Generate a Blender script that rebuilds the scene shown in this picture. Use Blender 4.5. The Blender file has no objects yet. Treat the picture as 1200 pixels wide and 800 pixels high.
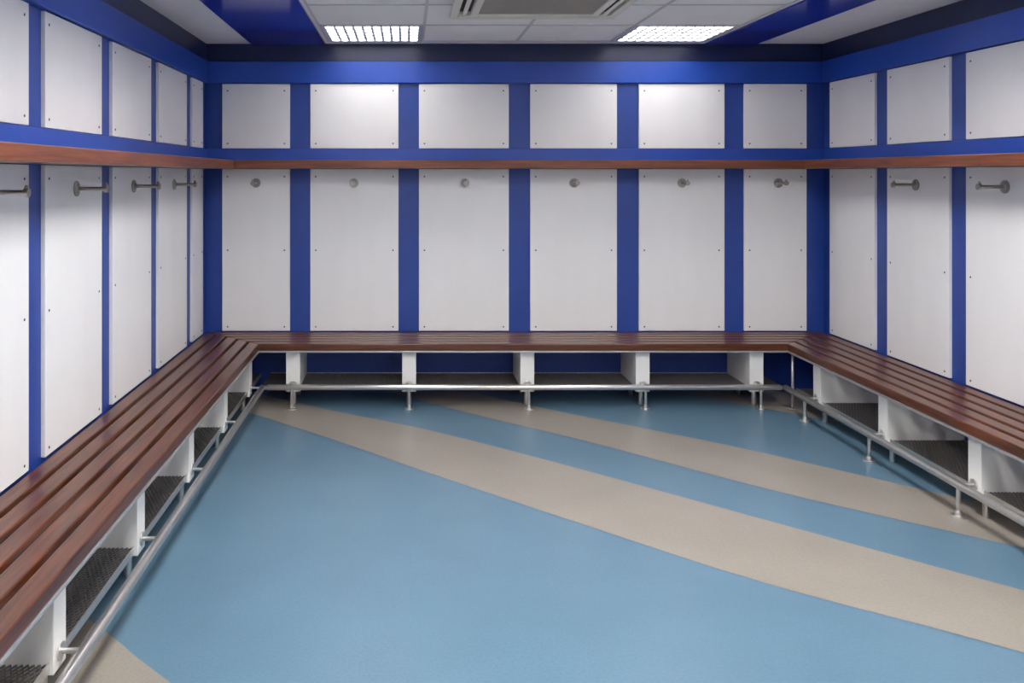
import bpy, bmesh, math
from mathutils import Vector, Matrix

# ------------------------------------------------------------------ constants
XL, XR, YB, YF = -1.487, 3.087, 6.49, -1.2
ZC = 2.56
BW = 0.478           # bench depth
BT = 0.44            # bench top
scene = bpy.context.scene
scene.view_settings.view_transform = 'Standard'
scene.view_settings.exposure = 0.2

def lin(c):
    c = c/255.0
    return c/12.92 if c <= 0.04045 else ((c+0.055)/1.055)**2.4
def rgb(r, g, b): return (lin(r), lin(g), lin(b), 1)

# ------------------------------------------------------------------ materials
def mat(name, col, rough=0.5, metal=0.0, spec=0.5, noise=0.0, nscale=6.0, stretch=(1,1,1), bump=0.0, bscale=80, coat=0.0):
    m = bpy.data.materials.new(name); m.use_nodes = True
    nt = m.node_tree; b = nt.nodes['Principled BSDF']
    b.inputs['Base Color'].default_value = col
    b.inputs['Roughness'].default_value = rough
    b.inputs['Metallic'].default_value = metal
    b.inputs['Specular IOR Level'].default_value = spec
    b.inputs['Coat Weight'].default_value = coat
    tc = nt.nodes.new('ShaderNodeTexCoord')
    mp = nt.nodes.new('ShaderNodeMapping'); mp.inputs['Scale'].default_value = stretch
    nt.links.new(tc.outputs['Object'], mp.inputs['Vector'])
    if noise > 0:
        n = nt.nodes.new('ShaderNodeTexNoise'); n.inputs['Scale'].default_value = nscale; n.inputs['Detail'].default_value = 6
        nt.links.new(mp.outputs['Vector'], n.inputs['Vector'])
        r = nt.nodes.new('ShaderNodeValToRGB')
        r.color_ramp.elements[0].position = 0.3; r.color_ramp.elements[1].position = 0.7
        r.color_ramp.elements[0].color = tuple(c*(1-noise) for c in col[:3])+(1,)
        r.color_ramp.elements[1].color = tuple(min(1, c*(1+noise)) for c in col[:3])+(1,)
        nt.links.new(n.outputs['Fac'], r.inputs['Fac'])
        nt.links.new(r.outputs['Color'], b.inputs['Base Color'])
    if bump > 0:
        n2 = nt.nodes.new('ShaderNodeTexNoise'); n2.inputs['Scale'].default_value = bscale; n2.inputs['Detail'].default_value = 4
        nt.links.new(mp.outputs['Vector'], n2.inputs['Vector'])
        bp = nt.nodes.new('ShaderNodeBump'); bp.inputs['Strength'].default_value = bump; bp.inputs['Distance'].default_value = 0.004
        nt.links.new(n2.outputs['Fac'], bp.inputs['Height'])
        nt.links.new(bp.outputs['Normal'], b.inputs['Normal'])
    return m

M_blue  = mat('blue_wall_paint', rgb(30,63,144), 0.42, noise=0.06, bump=0.1)
M_band  = mat('blue_band_lit', rgb(28,70,166), 0.35, noise=0.04)  # wall blue brightened in the colour, as if the band catches light
M_navy  = mat('navy_band', rgb(14,28,72), 0.35, noise=0.05)  # darker blue tone for the topmost wall band
M_cblue = mat('blue_gloss_panel', rgb(36,50,168), 0.12, noise=0.03)
M_panel = mat('white_laminate', rgb(243,241,241), 0.36, noise=0.02, nscale=5, stretch=(1,1,0.25), bump=0.08, bscale=160)
M_screw = mat('screw_head', rgb(80,78,76), 0.4, metal=0.6)
M_ceil  = mat('ceiling_white', rgb(248,246,244), 0.8, noise=0.02, bump=0.15, bscale=200)
M_tbar  = mat('ceiling_grid_metal', rgb(205,203,202), 0.5)
M_steel = mat('brushed_steel', rgb(215,212,208), 0.30, metal=0.9, noise=0.06, nscale=30)
M_hook  = mat('hook_steel', rgb(165,160,155), 0.30, metal=1.0, noise=0.06, nscale=30)
M_alu   = mat('aluminium_edge', rgb(190,190,192), 0.4, metal=0.7, noise=0.05, nscale=20)
M_mesh  = mat('expanded_metal', rgb(105,100,97), 0.45, metal=0.5, noise=0.1, nscale=40)
M_div   = mat('white_painted_board', rgb(234,232,228), 0.5, noise=0.02)
M_rear  = mat('plain_wall_paint', rgb(225,225,226), 0.7, noise=0.02)
M_dark  = mat('dark_void', rgb(40,38,36), 0.8, noise=0.1)
M_ac    = mat('ac_plastic', rgb(228,222,208), 0.45, noise=0.02)
M_acg   = mat('ac_grille_plastic', rgb(165,158,146), 0.5, noise=0.05)
M_louv  = mat('louvre_white', rgb(225,225,228), 0.3, metal=0.3, noise=0.01)

def wood(name, stretch, base=(104,56,40), dark=(62,28,20)):
    m = bpy.data.materials.new(name); m.use_nodes = True
    nt = m.node_tree; b = nt.nodes['Principled BSDF']
    tc = nt.nodes.new('ShaderNodeTexCoord'); mp = nt.nodes.new('ShaderNodeMapping')
    mp.inputs['Scale'].default_value = stretch
    nt.links.new(tc.outputs['Object'], mp.inputs['Vector'])
    n = nt.nodes.new('ShaderNodeTexNoise'); n.inputs['Scale'].default_value = 3.0; n.inputs['Detail'].default_value = 8; n.inputs['Distortion'].default_value = 0.6
    nt.links.new(mp.outputs['Vector'], n.inputs['Vector'])
    r = nt.nodes.new('ShaderNodeValToRGB')
    r.color_ramp.elements[0].position = 0.32; r.color_ramp.elements[1].position = 0.7
    r.color_ramp.elements[0].color = rgb(*dark); r.color_ramp.elements[1].color = rgb(*base)
    nt.links.new(n.outputs['Fac'], r.inputs['Fac'])
    nt.links.new(r.outputs['Color'], b.inputs['Base Color'])
    bp = nt.nodes.new('ShaderNodeBump'); bp.inputs['Strength'].default_value = 0.10; bp.inputs['Distance'].default_value = 0.003
    nt.links.new(n.outputs['Fac'], bp.inputs['Height']); nt.links.new(bp.outputs['Normal'], b.inputs['Normal'])
    b.inputs['Roughness'].default_value = 0.30
    return m
M_woodX = wood('hardwood_grain_x', (1.2, 22, 22), (106,58,33), (56,26,13))
M_woodY = wood('hardwood_grain_y', (22, 1.2, 22), (106,58,33), (56,26,13))
M_shX = wood('shelf_wood_x', (1.2, 22, 22), (130,72,46), (92,48,29))
M_shY = wood('shelf_wood_y', (22, 1.2, 22), (130,72,46), (92,48,29))

def emit(name, s):
    m = bpy.data.materials.new(name); m.use_nodes = True
    nt = m.node_tree; nt.nodes.clear()
    o = nt.nodes.new('ShaderNodeOutputMaterial'); e = nt.nodes.new('ShaderNodeEmission')
    e.inputs['Color'].default_value = (1.0, 0.982, 0.96, 1); e.inputs['Strength'].default_value = s
    nt.links.new(e.outputs[0], o.inputs[0]); return m
M_emitA = emit('light_diffuser', 12.0)
M_emitFill = emit('light_diffuser_fill', 50.0)  # stronger glow for the unseen nearer rows, to brighten the walls

def floor_mat(name, col):
    m = mat(name, col, 0.30, noise=0.05, nscale=3.0, bump=0.10, bscale=300)
    nt = m.node_tree; b = nt.nodes['Principled BSDF']
    # fine fleck mixed over the mottling
    src = b.inputs['Base Color'].links[0].from_socket
    tc = nt.nodes.new('ShaderNodeTexCoord')
    n = nt.nodes.new('ShaderNodeTexNoise'); n.inputs['Scale'].default_value = 90; n.inputs['Detail'].default_value = 3
    nt.links.new(tc.outputs['Object'], n.inputs['Vector'])
    r = nt.nodes.new('ShaderNodeValToRGB'); r.color_ramp.elements[0].position = 0.35; r.color_ramp.elements[1].position = 0.65
    r.color_ramp.elements[0].color = (0.92,0.92,0.92,1); r.color_ramp.elements[1].color = (1.04,1.04,1.04,1)
    nt.links.new(n.outputs['Fac'], r.inputs['Fac'])
    mx = nt.nodes.new('ShaderNodeMix'); mx.data_type='RGBA'; mx.blend_type='MULTIPLY'; mx.inputs[0].default_value = 1
    nt.links.new(src, mx.inputs[6]); nt.links.new(r.outputs['Color'], mx.inputs[7])
    nt.links.new(mx.outputs[2], b.inputs['Base Color'])
    return m
M_fblue = floor_mat('vinyl_floor_blue', rgb(88,118,138))
M_fbeige = floor_mat('vinyl_floor_beige', rgb(142,135,126))

# ------------------------------------------------------------------ builder
class B:
    def __init__(s, name, mats, parent=None, bevel=0.0):
        s.bm = bmesh.new(); s.name = name; s.mats = mats; s.parent = parent; s.bevel = bevel
    def box(s, x0,x1,y0,y1,z0,z1, mi=0):
        return s.prism([(x0,y0),(x1,y0),(x1,y1),(x0,y1)], z0, z1, mi)
    def prism(s, pts, z0, z1, mi=0):
        lo = [s.bm.verts.new((p[0],p[1],z0)) for p in pts]
        hi = [s.bm.verts.new((p[0],p[1],z1)) for p in pts]
        n = len(pts); fs = [s.bm.faces.new(lo[::-1]), s.bm.faces.new(hi)]
        for i in range(n):
            fs.append(s.bm.faces.new((lo[i], lo[(i+1)%n], hi[(i+1)%n], hi[i])))
        for f in fs: f.material_index = mi
        return fs
    def cyl(s, p0, p1, r0, r1=None, mi=0, seg=20):
        if r1 is None: r1 = r0
        p0 = Vector(p0); p1 = Vector(p1); d = p1-p0
        q = Vector((0,0,1)).rotation_difference(d.normalized()).to_matrix()
        a=[];b=[]
        for i in range(seg):
            t = 2*math.pi*i/seg; v = Vector((math.cos(t), math.sin(t), 0))
            a.append(s.bm.verts.new(p0+q@(v*r0))); b.append(s.bm.verts.new(p1+q@(v*r1)))
        f = s.bm.faces.new(a[::-1]); f.material_index = mi
        f = s.bm.faces.new(b); f.material_index = mi
        for i in range(seg):
            f = s.bm.faces.new((a[i],a[(i+1)%seg],b[(i+1)%seg],b[i])); f.material_index = mi; f.smooth = True
    def done(s):
        bmesh.ops.recalc_face_normals(s.bm, faces=s.bm.faces)
        me = bpy.data.meshes.new(s.name); s.bm.to_mesh(me); s.bm.free()
        for m in s.mats: me.materials.append(m)
        ob = bpy.data.objects.new(s.name, me); scene.collection.objects.link(ob)
        if s.parent: ob.parent = s.parent
        if s.bevel > 0:
            md = ob.modifiers.new('bevel','BEVEL'); md.width = s.bevel; md.segments = 2; md.limit_method='ANGLE'; md.angle_limit = math.radians(50)
        return ob
def empty(name):
    e = bpy.data.objects.new(name, None); scene.collection.objects.link(e); e.empty_display_size = 0.2
    return e

# ------------------------------------------------------------------ room shell
T = 0.12
def simple_box(name, m, *a):
    b = B(name, [m]); b.box(*a); return b.done()
simple_box('floor', M_fblue, XL-T, XR+T, YF-T, YB+T, -0.1, 0.0)
simple_box('wall_back', M_blue, XL-T, XR+T, YB, YB+T, 0, 2.75)
simple_box('wall_left', M_blue, XL-T, XL, YF, YB, 0, 2.75)
simple_box('wall_right', M_blue, XR, XR+T, YF, YB, 0, 2.75)
simple_box('wall_front', M_rear, XL-T, XR+T, YF-T, YF, 0, 2.75)

# ceiling : plaster margins + tile field with openings for fittings
CX0, MOD, NX = -0.565, 0.682, 4
CX1 = CX0 + MOD*NX
CY1 = 6.35
NY = 11
c = B('ceiling', [M_ceil, M_tbar])
c.box(XL-T, XR+T, YF-T, YB+T, 2.75, 2.85)
c.box(XL, CX0-0.004, YF, YB, ZC, ZC+0.05)
c.box(CX1+0.004, XR, YF, YB, ZC, ZC+0.05)
c.box(CX0-0.004, CX1+0.004, CY1, YB, ZC, ZC+0.05)
lights = []; acs = []
for j in range(NY):
    y1 = CY1 - MOD*j; y0 = y1 - MOD
    if y0 < YF: y0 = YF
    for i in range(NX):
        x0 = CX0 + MOD*i; x1 = x0+MOD
        if i in (0,3) and j in (0,3,5,7,9):  # rows past the first are unseen, extra ones added for more light
            lights.append((x0,x1,y0,y1,j)); continue
        c.box(x0+0.003, x1-0.003, y0+0.003, y1-0.003, ZC+0.003, ZC+0.02)
c.box(CX0-0.004, CX0+0.008, YF, CY1, ZC-0.002, ZC+0.03, 1)
for i in range(1,NX+1):
    x = CX0+MOD*i; c.box(x-0.009, x+0.009, YF, CY1, ZC-0.002, ZC+0.03, 1)
for j in range(NY+1):
    y = CY1-MOD*j
    if y > YF: c.box(CX0, CX1, y-0.009, y+0.009, ZC-0.002, ZC+0.03, 1)
c.done()
for k,(x0,x1,y0,y1,jj) in enumerate(lights):
    root = empty('recessed_ceiling_light')
    g=0.012
    d = B('diffuser', [M_emitA if jj==0 else M_emitFill], root); d.box(x0+g+0.026, x1-g-0.026, y0+g+0.026, y1-g-0.026, ZC+0.012, ZC+0.02); d.done()
    f = B('housing', [M_louv], root)
    f.box(x0+g, x1-g, y0+g, y0+g+0.025, ZC-0.004, ZC+0.06); f.box(x0+g, x1-g, y1-g-0.025, y1-g, ZC-0.004, ZC+0.06)
    f.box(x0+g, x0+g+0.025, y0+g+0.025, y1-g-0.025, ZC-0.004, ZC+0.06); f.box(x1-g-0.025, x1-g, y0+g+0.025, y1-g-0.025, ZC-0.004, ZC+0.06)
    f.box(x0+g, x1-g, y0+g, y1-g, ZC+0.06, ZC+0.075)
    f.done()
    l = B('louvre', [M_louv], root)
    N=10
    ax0,ax1,ay0,ay1 = x0+g+0.025, x1-g-0.025, y0+g+0.025, y1-g-0.025
    for i in range(1,N):
        x = ax0+(ax1-ax0)*i/N; l.box(x-0.008,x+0.008,ay0,ay1,ZC-0.003,ZC+0.009)
    for i in range(1,5):
        y = ay0+(ay1-ay0)*i/5; l.box(ax0,ax1,y-0.020,y+0.020,ZC-0.0035,ZC+0.0085)
    l.done()

# blue ceiling strips
for i,(a,b_) in enumerate(((-1.13,-0.59),(2.19,2.56))):
    simple_box('trim_%d'%(i+1), M_cblue, a, b_, YF, YB-0.022, ZC-0.012, ZC-0.0005)
# wall bands
def band(n, m, z0, z1, t):
    b = B(n, [m], bevel=0.003)
    b.box(XL, XR, YB-t, YB, z0, z1)
    b.box(XL, XL+t, YF, YB-t, z0, z1)
    b.box(XR-t, XR, YF, YB-t, z0, z1)
    b.done()
band('trim_3', M_navy, 2.428, ZC-0.0005, 0.02)
band('trim_4', M_band, 2.27, 2.427, 0.035)
band('trim_5', M_band, 1.70, 1.785, 0.03)

# ------------------------------------------------------------------ wall panels
PT = 0.018
def panel_set(spans, wall):
    b = B('trim_6' if wall=='back' else ('trim_7' if wall=='left' else 'trim_8'), [M_panel, M_screw], bevel=0.0015)
    for (a0,a1) in spans:
        for (z0,z1,mid) in ((0.447,1.637,1.04),(1.79,2.264,None)):
            zs = [z0+0.035, z1-0.05] if mid is None else [z0+0.03, mid, z1-0.055]
            ss = [a0+0.04, a1-0.04]
            if wall=='back':
                b.box(a0,a1,YB-PT,YB,z0,z1)
                for s_ in ss:
                    for z in zs: b.cyl((s_,YB-PT+0.001,z),(s_,YB-PT-0.002,z),0.006,mi=1,seg=8)
            elif wall=='left':
                b.box(XL,XL+PT,a0,a1,z0,z1)
                for s_ in ss:
                    for z in zs: b.cyl((XL+PT-0.001,s_,z),(XL+PT+0.002,s_,z),0.006,mi=1,seg=8)
            else:
                b.box(XR-PT,XR,a0,a1,z0,z1)
                for s_ in ss:
                    for z in zs: b.cyl((XR-PT+0.001,s_,z),(XR-PT-0.002,s_,z),0.006,mi=1,seg=8)
    b.done()
back_spans = [(-1.355,-0.857),(-0.706,-0.057),(0.094,0.756),(0.914,1.552),(1.714,2.344),(2.489,2.949)]
left_c = [5.965-0.822*i for i in range(9)]
left_spans = [(left_c[0]+0.077, 6.355)]+[(left_c[i+1]+0.077, left_c[i]-0.077) for i in range(8)]
right_c = [5.685-0.79*i for i in range(9)]
right_spans = [(right_c[0]+0.075, 6.372)]+[(right_c[i+1]+0.075, right_c[i]-0.075) for i in range(8)]
panel_set(back_spans,'back'); panel_set(left_spans,'left'); panel_set(right_spans,'right')

# ------------------------------------------------------------------ overhead shelf (mitred)
SW=0.27; SZ0,SZ1=1.640,1.699; SB=0.0
def shelf(pts, m):
    b = B('overhead_shelf', [m], bevel=0.004); b.prism(pts, SZ0, SZ1); b.done()
e_=0.001
shelf([(XL+e_*3,YB),(XR-e_*3,YB),(XR-SW,YB-SW),(XL+SW,YB-SW)], M_shX)
shelf([(XL,YF),(XL+SW-e_,YF),(XL+SW-e_,YB-SW-e_*2),(XL,YB-e_*3)], M_shY)
shelf([(XR,YF),(XR,YB-e_*3),(XR-SW+e_,YB-SW-e_*2),(XR-SW+e_,YF)], M_shY)

# ------------------------------------------------------------------ coat hooks
HZ = 1.535
def hook(base, d):
    b = B('coat_hook', [M_hook], bevel=0.0015)
    p = Vector(base); d = Vector(d)
    b.cyl(p, p+d*0.008, 0.034, seg=28)
    b.cyl(p+d*0.008, p+d*0.016, 0.024, 0.015, seg=24)
    b.cyl(p+d*0.014, p+d*0.135, 0.0095, seg=16)
    b.cyl(p+d*0.128, p+d*0.145, 0.0165, seg=20)
    # raised tip peg
    b.cyl(p+d*0.132+Vector((0,0,0.010)), p+d*0.136+Vector((0,0,0.026)), 0.007, 0.006, seg=12)
    b.done()
for x in (-1.106,-0.385,0.43,1.235,2.03,2.74): hook((x,YB-PT,HZ),(0,-1,0))
for y in [left_c[i]-0.411 for i in range(7)]: hook((XL+PT,y,HZ),(1,0,0))
for y in [right_c[i]-0.395 for i in range(7)]: hook((XR-PT,y,HZ),(-1,0,0))

# ------------------------------------------------------------------ expanded-metal tray mesh (shared)
def lattice(name, L, W, px=0.034, py=0.017, r=0.0022):
    bm = bmesh.new()
    nx = int(L/px); ny = int(W/py); sx = L/nx; sy = W/ny
    def strut(a,b):
        a=Vector(a); b=Vector(b); d=(b-a).normalized(); n=Vector((-d.y,d.x,0))*r; h=Vector((0,0,r*1.3))
        vs=[bm.verts.new(p) for p in (a+n-h,a-n-h,a-n+h,a+n+h,b+n-h,b-n-h,b-n+h,b+n+h)]
        for q in ((0,4,5,1),(1,5,6,2),(2,6,7,3),(3,7,4,0)): bm.faces.new([vs[i] for i in q])
    for i in range(nx):
        for j in range(ny):
            cx=(i+0.5)*sx; cy=(j+0.5)*sy
            strut((cx-sx/2,cy,0),(cx,cy+sy/2,0)); strut((cx,cy+sy/2,0),(cx+sx/2,cy,0))
            strut((cx+sx/2,cy,0),(cx,cy-sy/2,0)); strut((cx,cy-sy/2,0),(cx-sx/2,cy,0))
    bmesh.ops.recalc_face_normals(bm, faces=bm.faces)
    me = bpy.data.meshes.new(name); bm.to_mesh(me); bm.free(); me.materials.append(M_mesh)
    return me
LATm = lattice('tray_mesh', 0.70, 0.40)

# ------------------------------------------------------------------ benches
SLATS=5; S0=0.022; SWD=0.074; SG=(BW-S0-SLATS*SWD)/(SLATS-1)
DT=0.048         # half thickness of divider
def bench(side):
    root = empty('slatted_changing_bench')
    m = M_woodX if side=='back' else M_woodY
    def fp(u,v):   # u along wall (world coord), v offset from wall
        if side=='back': return (u, YB-v)
        if side=='left': return (XL+v, u)
        return (XR-v, u)
    def rect(b, u0,u1,v0,v1,z0,z1,mi=0):
        b.prism([fp(u0,v0),fp(u1,v0),fp(u1,v1),fp(u0,v1)], z0,z1,mi)
    def mit(b, v0,v1,z0,z1,mi=0,g=0.0015):
        if side=='back': pts=[fp(XL+v0+g,v0),fp(XR-v0-g,v0),fp(XR-v1-g,v1),fp(XL+v1+g,v1)]
        else: pts=[fp(YF,v0),fp(YB-v0-g,v0),fp(YB-v1-g,v1),fp(YF,v1)]
        b.prism(pts,z0,z1,mi)
    b = B('slats',[m],root,bevel=0.006)
    for k in range(SLATS):
        v0 = S0+k*(SWD+SG); v1=v0+SWD
        mit(b, v0, v1, BT-(0.034 if k<SLATS-1 else 0.048), BT)
    b.done()
    b = B('edge_trim',[M_alu],root,bevel=0.001)
    mit(b, BW-0.05, BW+0.003, BT-0.060, BT-0.049)
    b.done()
    # bearers below the slats
    b = B('bearers',[M_dark],root)
    if side=='back': cs=[-0.78,0.02,0.835,1.63,2.415]; lo,hi=XL+BW,XR-BW
    elif side=='left': cs=[c_ for c_ in left_c if c_>YF+0.1 and c_<YB-BW-0.02]; lo,hi=YF,YB-BW
    else: cs=[c_ for c_ in right_c if c_>YF+0.1 and c_<YB-BW-0.02]; lo,hi=YF,YB-BW
    for c_ in cs: rect(b, c_-0.03, c_+0.03, 0.02, BW-0.055, BT-0.062, BT-0.035)
    b.done()
    # dividers
    b = B('dividers',[M_div],root,bevel=0.003)
    for c_ in cs: rect(b, c_-DT, c_+DT, 0.004, BW-0.045, 0.10, BT-0.063)
    b.done()
    # trays
    cc = sorted(cs); 
    ends = []
    for i in range(len(cc)-1): ends.append((cc[i]+DT+0.002, cc[i+1]-DT-0.002))
    if side=='back': ends = [(XL+BW+0.01, cc[0]-DT-0.002)]+ends+[(cc[-1]+DT+0.002, XR-BW-0.01)]
    else: ends = ends+[(cc[-1]+DT+0.002, YB-BW-0.0 if (YB-BW)-cc[-1]>0.2 else YB-0.03)]
    fr = B('tray_frames',[M_steel],root)
    for n,(a,b2) in enumerate(ends):
        if b2-a < 0.1: continue
        rect(fr, a,b2, BW-0.062,BW-0.057, 0.112,0.140)
        rect(fr, a,b2, 0.012,0.017, 0.112,0.140)
        ob = bpy.data.objects.new('tray_mesh_%d'%n, LATm); scene.collection.objects.link(ob); ob.parent=root
        L=b2-a
        if side=='back': ob.location=(a,YB-0.418,0.132); ob.scale=(L/0.70,1,1)
        elif side=='left': ob.location=(XL+0.418,a,0.132); ob.rotation_euler=(0,0,math.pi/2); ob.scale=(L/0.70,1,1)
        else: ob.location=(XR-0.018,a,0.132); ob.rotation_euler=(0,0,math.pi/2); ob.scale=(L/0.70,1,1)
    fr.done()
    # feet below the dividers + rail + posts
    RV = BW+0.03; RZ=0.15
    r = B('foot_rail',[M_steel],root,bevel=0.001)
    if side=='back': u0,u1 = XL+RV+0.035, XR-RV-0.035
    else: u0,u1 = YF+0.05, YB-RV-0.005
    r.cyl((*fp(u0,RV),RZ),(*fp(u1,RV),RZ),0.019,seg=24)
    for c_ in cs:
        if not (u0<c_<u1): continue
        p = fp(c_,RV); q = fp(c_,BW-0.045)
        if side!='left':
            r.cyl((*p,0.010),(*p,RZ),0.010,seg=14)
            r.cyl((*p,0.0),(*p,0.010),0.034,seg=28)
            r.cyl((*p,0.010),(*p,0.030),0.016,0.013,seg=20)
        r.cyl((*p,RZ),(*q,RZ),0.009,seg=14)
        qd = Vector((*q,RZ)); pd=(Vector((*p,RZ))-qd).normalized()
        r.cyl(qd, qd+pd*0.006, 0.027, seg=24)
        # rear foot
        w = fp(c_,0.10); r.cyl((*w,0.0),(*w,0.10),0.016,seg=14)
        w = fp(c_,BW-0.10); r.cyl((*w,0.0),(*w,0.10),0.016,seg=14)
    r.done()
    if side=='right':
        l = B('corner_leg',[M_steel],root); p=fp(YB-BW-0.01,BW-0.03)
        l.cyl((*p,0),(*p,BT-0.063),0.010,seg=16); l.cyl((*p,0),(*p,0.008),0.035,seg=24); l.done()
    return root
bench('back'); bench('left'); bench('right')

# ------------------------------------------------------------------ floor stripes
def catmull(pts, n=12):
    out=[]; P=[Vector(p) for p in pts]; P=[P[0]*2-P[1]]+P+[P[-1]*2-P[-2]]
    for i in range(1,len(P)-2):
        for k in range(n):
            t=k/n; a,b,c_,d=P[i-1:i+3]
            out.append(0.5*((2*b)+(-a+c_)*t+(2*a-5*b+4*c_-d)*t*t+(-a+3*b-3*c_+d)*t**3))
    out.append(P[-2]); return out
def stripe(up, lo):
    bm=bmesh.new(); U=catmull(up); L=catmull(lo)
    n=min(len(U),len(L))
    def res(Q,n):
        return [Q[round(i*(len(Q)-1)/(n-1))] for i in range(n)]
    U=res(U,n); L=res(L,n)
    u=[bm.verts.new((p.x,p.y,0.0012)) for p in U]; l=[bm.verts.new((p.x,p.y,0.0012)) for p in L]
    for i in range(n-1): bm.faces.new((l[i],l[i+1],u[i+1],u[i]))
    # clip to the room
    for co,no in (((XL+.002,0,0),(-1,0,0)),((XR-.002,0,0),(1,0,0)),((0,YB-.002,0),(0,1,0)),((0,YF+.002,0),(0,-1,0))):
        bmesh.ops.bisect_plane(bm, geom=bm.verts[:]+bm.edges[:]+bm.faces[:], plane_co=co, plane_no=no, clear_outer=True)
    bmesh.ops.recalc_face_normals(bm, faces=bm.faces)
    me=bpy.data.meshes.new('floor_stripe'); bm.to_mesh(me); bm.free(); me.materials.append(M_fbeige)
    ob=bpy.data.objects.new('floor_stripe',me); scene.collection.objects.link(ob)
# floor-plan coordinates in metres
stripe([(-1.2,6.48),(-0.436,5.907),(0.232,5.421),(1.021,4.695),(1.671,4.059),(2.374,3.377),(3.2,2.6)],
       [(-1.7,6.5),(-0.978,5.823),(-0.387,5.248),(0.110,4.722),(0.862,3.962),(1.413,3.433),(2.065,2.938),(3.2,1.95)])
stripe([(0.45,6.48),(1.030,5.928),(1.888,5.199),(2.604,4.478),(3.2,3.9)],
       [(-0.15,6.48),(0.423,5.886),(1.134,5.215),(1.839,4.466),(2.620,3.780),(3.2,3.27)])
stripe([(2.6,6.6),(3.3,5.9)],[(1.95,6.5),(3.3,5.15)])
stripe([(-1.6,3.6),(-1.023,3.046),(-0.741,2.765),(0.6,1.5),(3.2,-0.6)],[(-1.6,2.95),(-1.0,2.35),(-0.7,2.05),(0.3,1.0),(2.2,-0.9)])

# ------------------------------------------------------------------ ceiling air-conditioner cassette
root = empty('ceiling_air_conditioner')
ax0,ax1,ay0,ay1 = 0.26,1.24,4.28,5.26; z0,z1=ZC-0.035,ZC-0.003
b = B('fascia',[M_ac],root,bevel=0.006)
o1,o2 = 0.045,0.115      # outlet slot offsets
i0 = 0.15                # intake inset
def frame(bld, x0,x1,y0,y1,t,z0,z1,mi=0):
    bld.box(x0,x1,y0,y0+t,z0,z1,mi); bld.box(x0,x1,y1-t,y1,z0,z1,mi)
    bld.box(x0,x0+t,y0+t,y1-t,z0,z1,mi); bld.box(x1-t,x1,y0+t,y1-t,z0,z1,mi)
frame(b, ax0,ax1,ay0,ay1,o1,z0,z1)
frame(b, ax0+o2,ax1-o2,ay0+o2,ay1-o2,i0-o2+0.01,z0,z1)
for sx in (ax0+o1, ax1-o2):
    for sy in (ay0+o1, ay1-o2):
        b.box(sx-0.0, sx+(o2-o1), sy, sy+(o2-o1), z0,z1)
b.done()
b = B('back_plate',[M_dark],root); b.box(ax0+0.02,ax1-0.02,ay0+0.02,ay1-0.02,z1-0.004,z1+0.002); b.done()
b = B('air_flaps',[M_ac],root)
w=(o1+o2)/2
for x in (ax0+w, ax1-w): b.box(x-0.012,x+0.012,ay0+o2,ay1-o2,z0+0.006,z0+0.012)
for y in (ay0+w, ay1-w): b.box(ax0+o2,ax1-o2,y-0.022,y+0.022,z0+0.006,z0+0.012)
b.done()
b = B('intake_grille',[M_acg],root)
n=28; gx0,gx1,gy0,gy1 = ax0+i0+0.01,ax1-i0-0.01,ay0+i0+0.01,ay1-i0-0.01
for i in range(n+1):
    y=gy0+(gy1-gy0)*i/n; b.box(gx0,gx1,y-0.006,y+0.006,z0+0.004,z0+0.012)
for i in range(n+1):
    x=gx0+(gx1-gx0)*i/n; b.box(x-0.004,x+0.004,gy0,gy1,z0+0.012,z0+0.018)
b.done()

# ------------------------------------------------------------------ world + camera
w = bpy.data.worlds.new('room_world'); scene.world = w; w.use_nodes = True
w.node_tree.nodes['Background'].inputs[0].default_value = (0.8,0.85,1,1)
w.node_tree.nodes['Background'].inputs[1].default_value = 0.3
cam = bpy.data.cameras.new('camera'); co = bpy.data.objects.new('camera', cam); scene.collection.objects.link(co)
co.location = (0,0,1.6); co.rotation_euler = (math.pi/2,0,0)
cam.sensor_fit='HORIZONTAL'; cam.sensor_width = 36; cam.lens = 36*1030/1200
cam.shift_x = (600-476)/1200; cam.shift_y = (204-400)/1200
cam.clip_start = 0.02
scene.camera = co
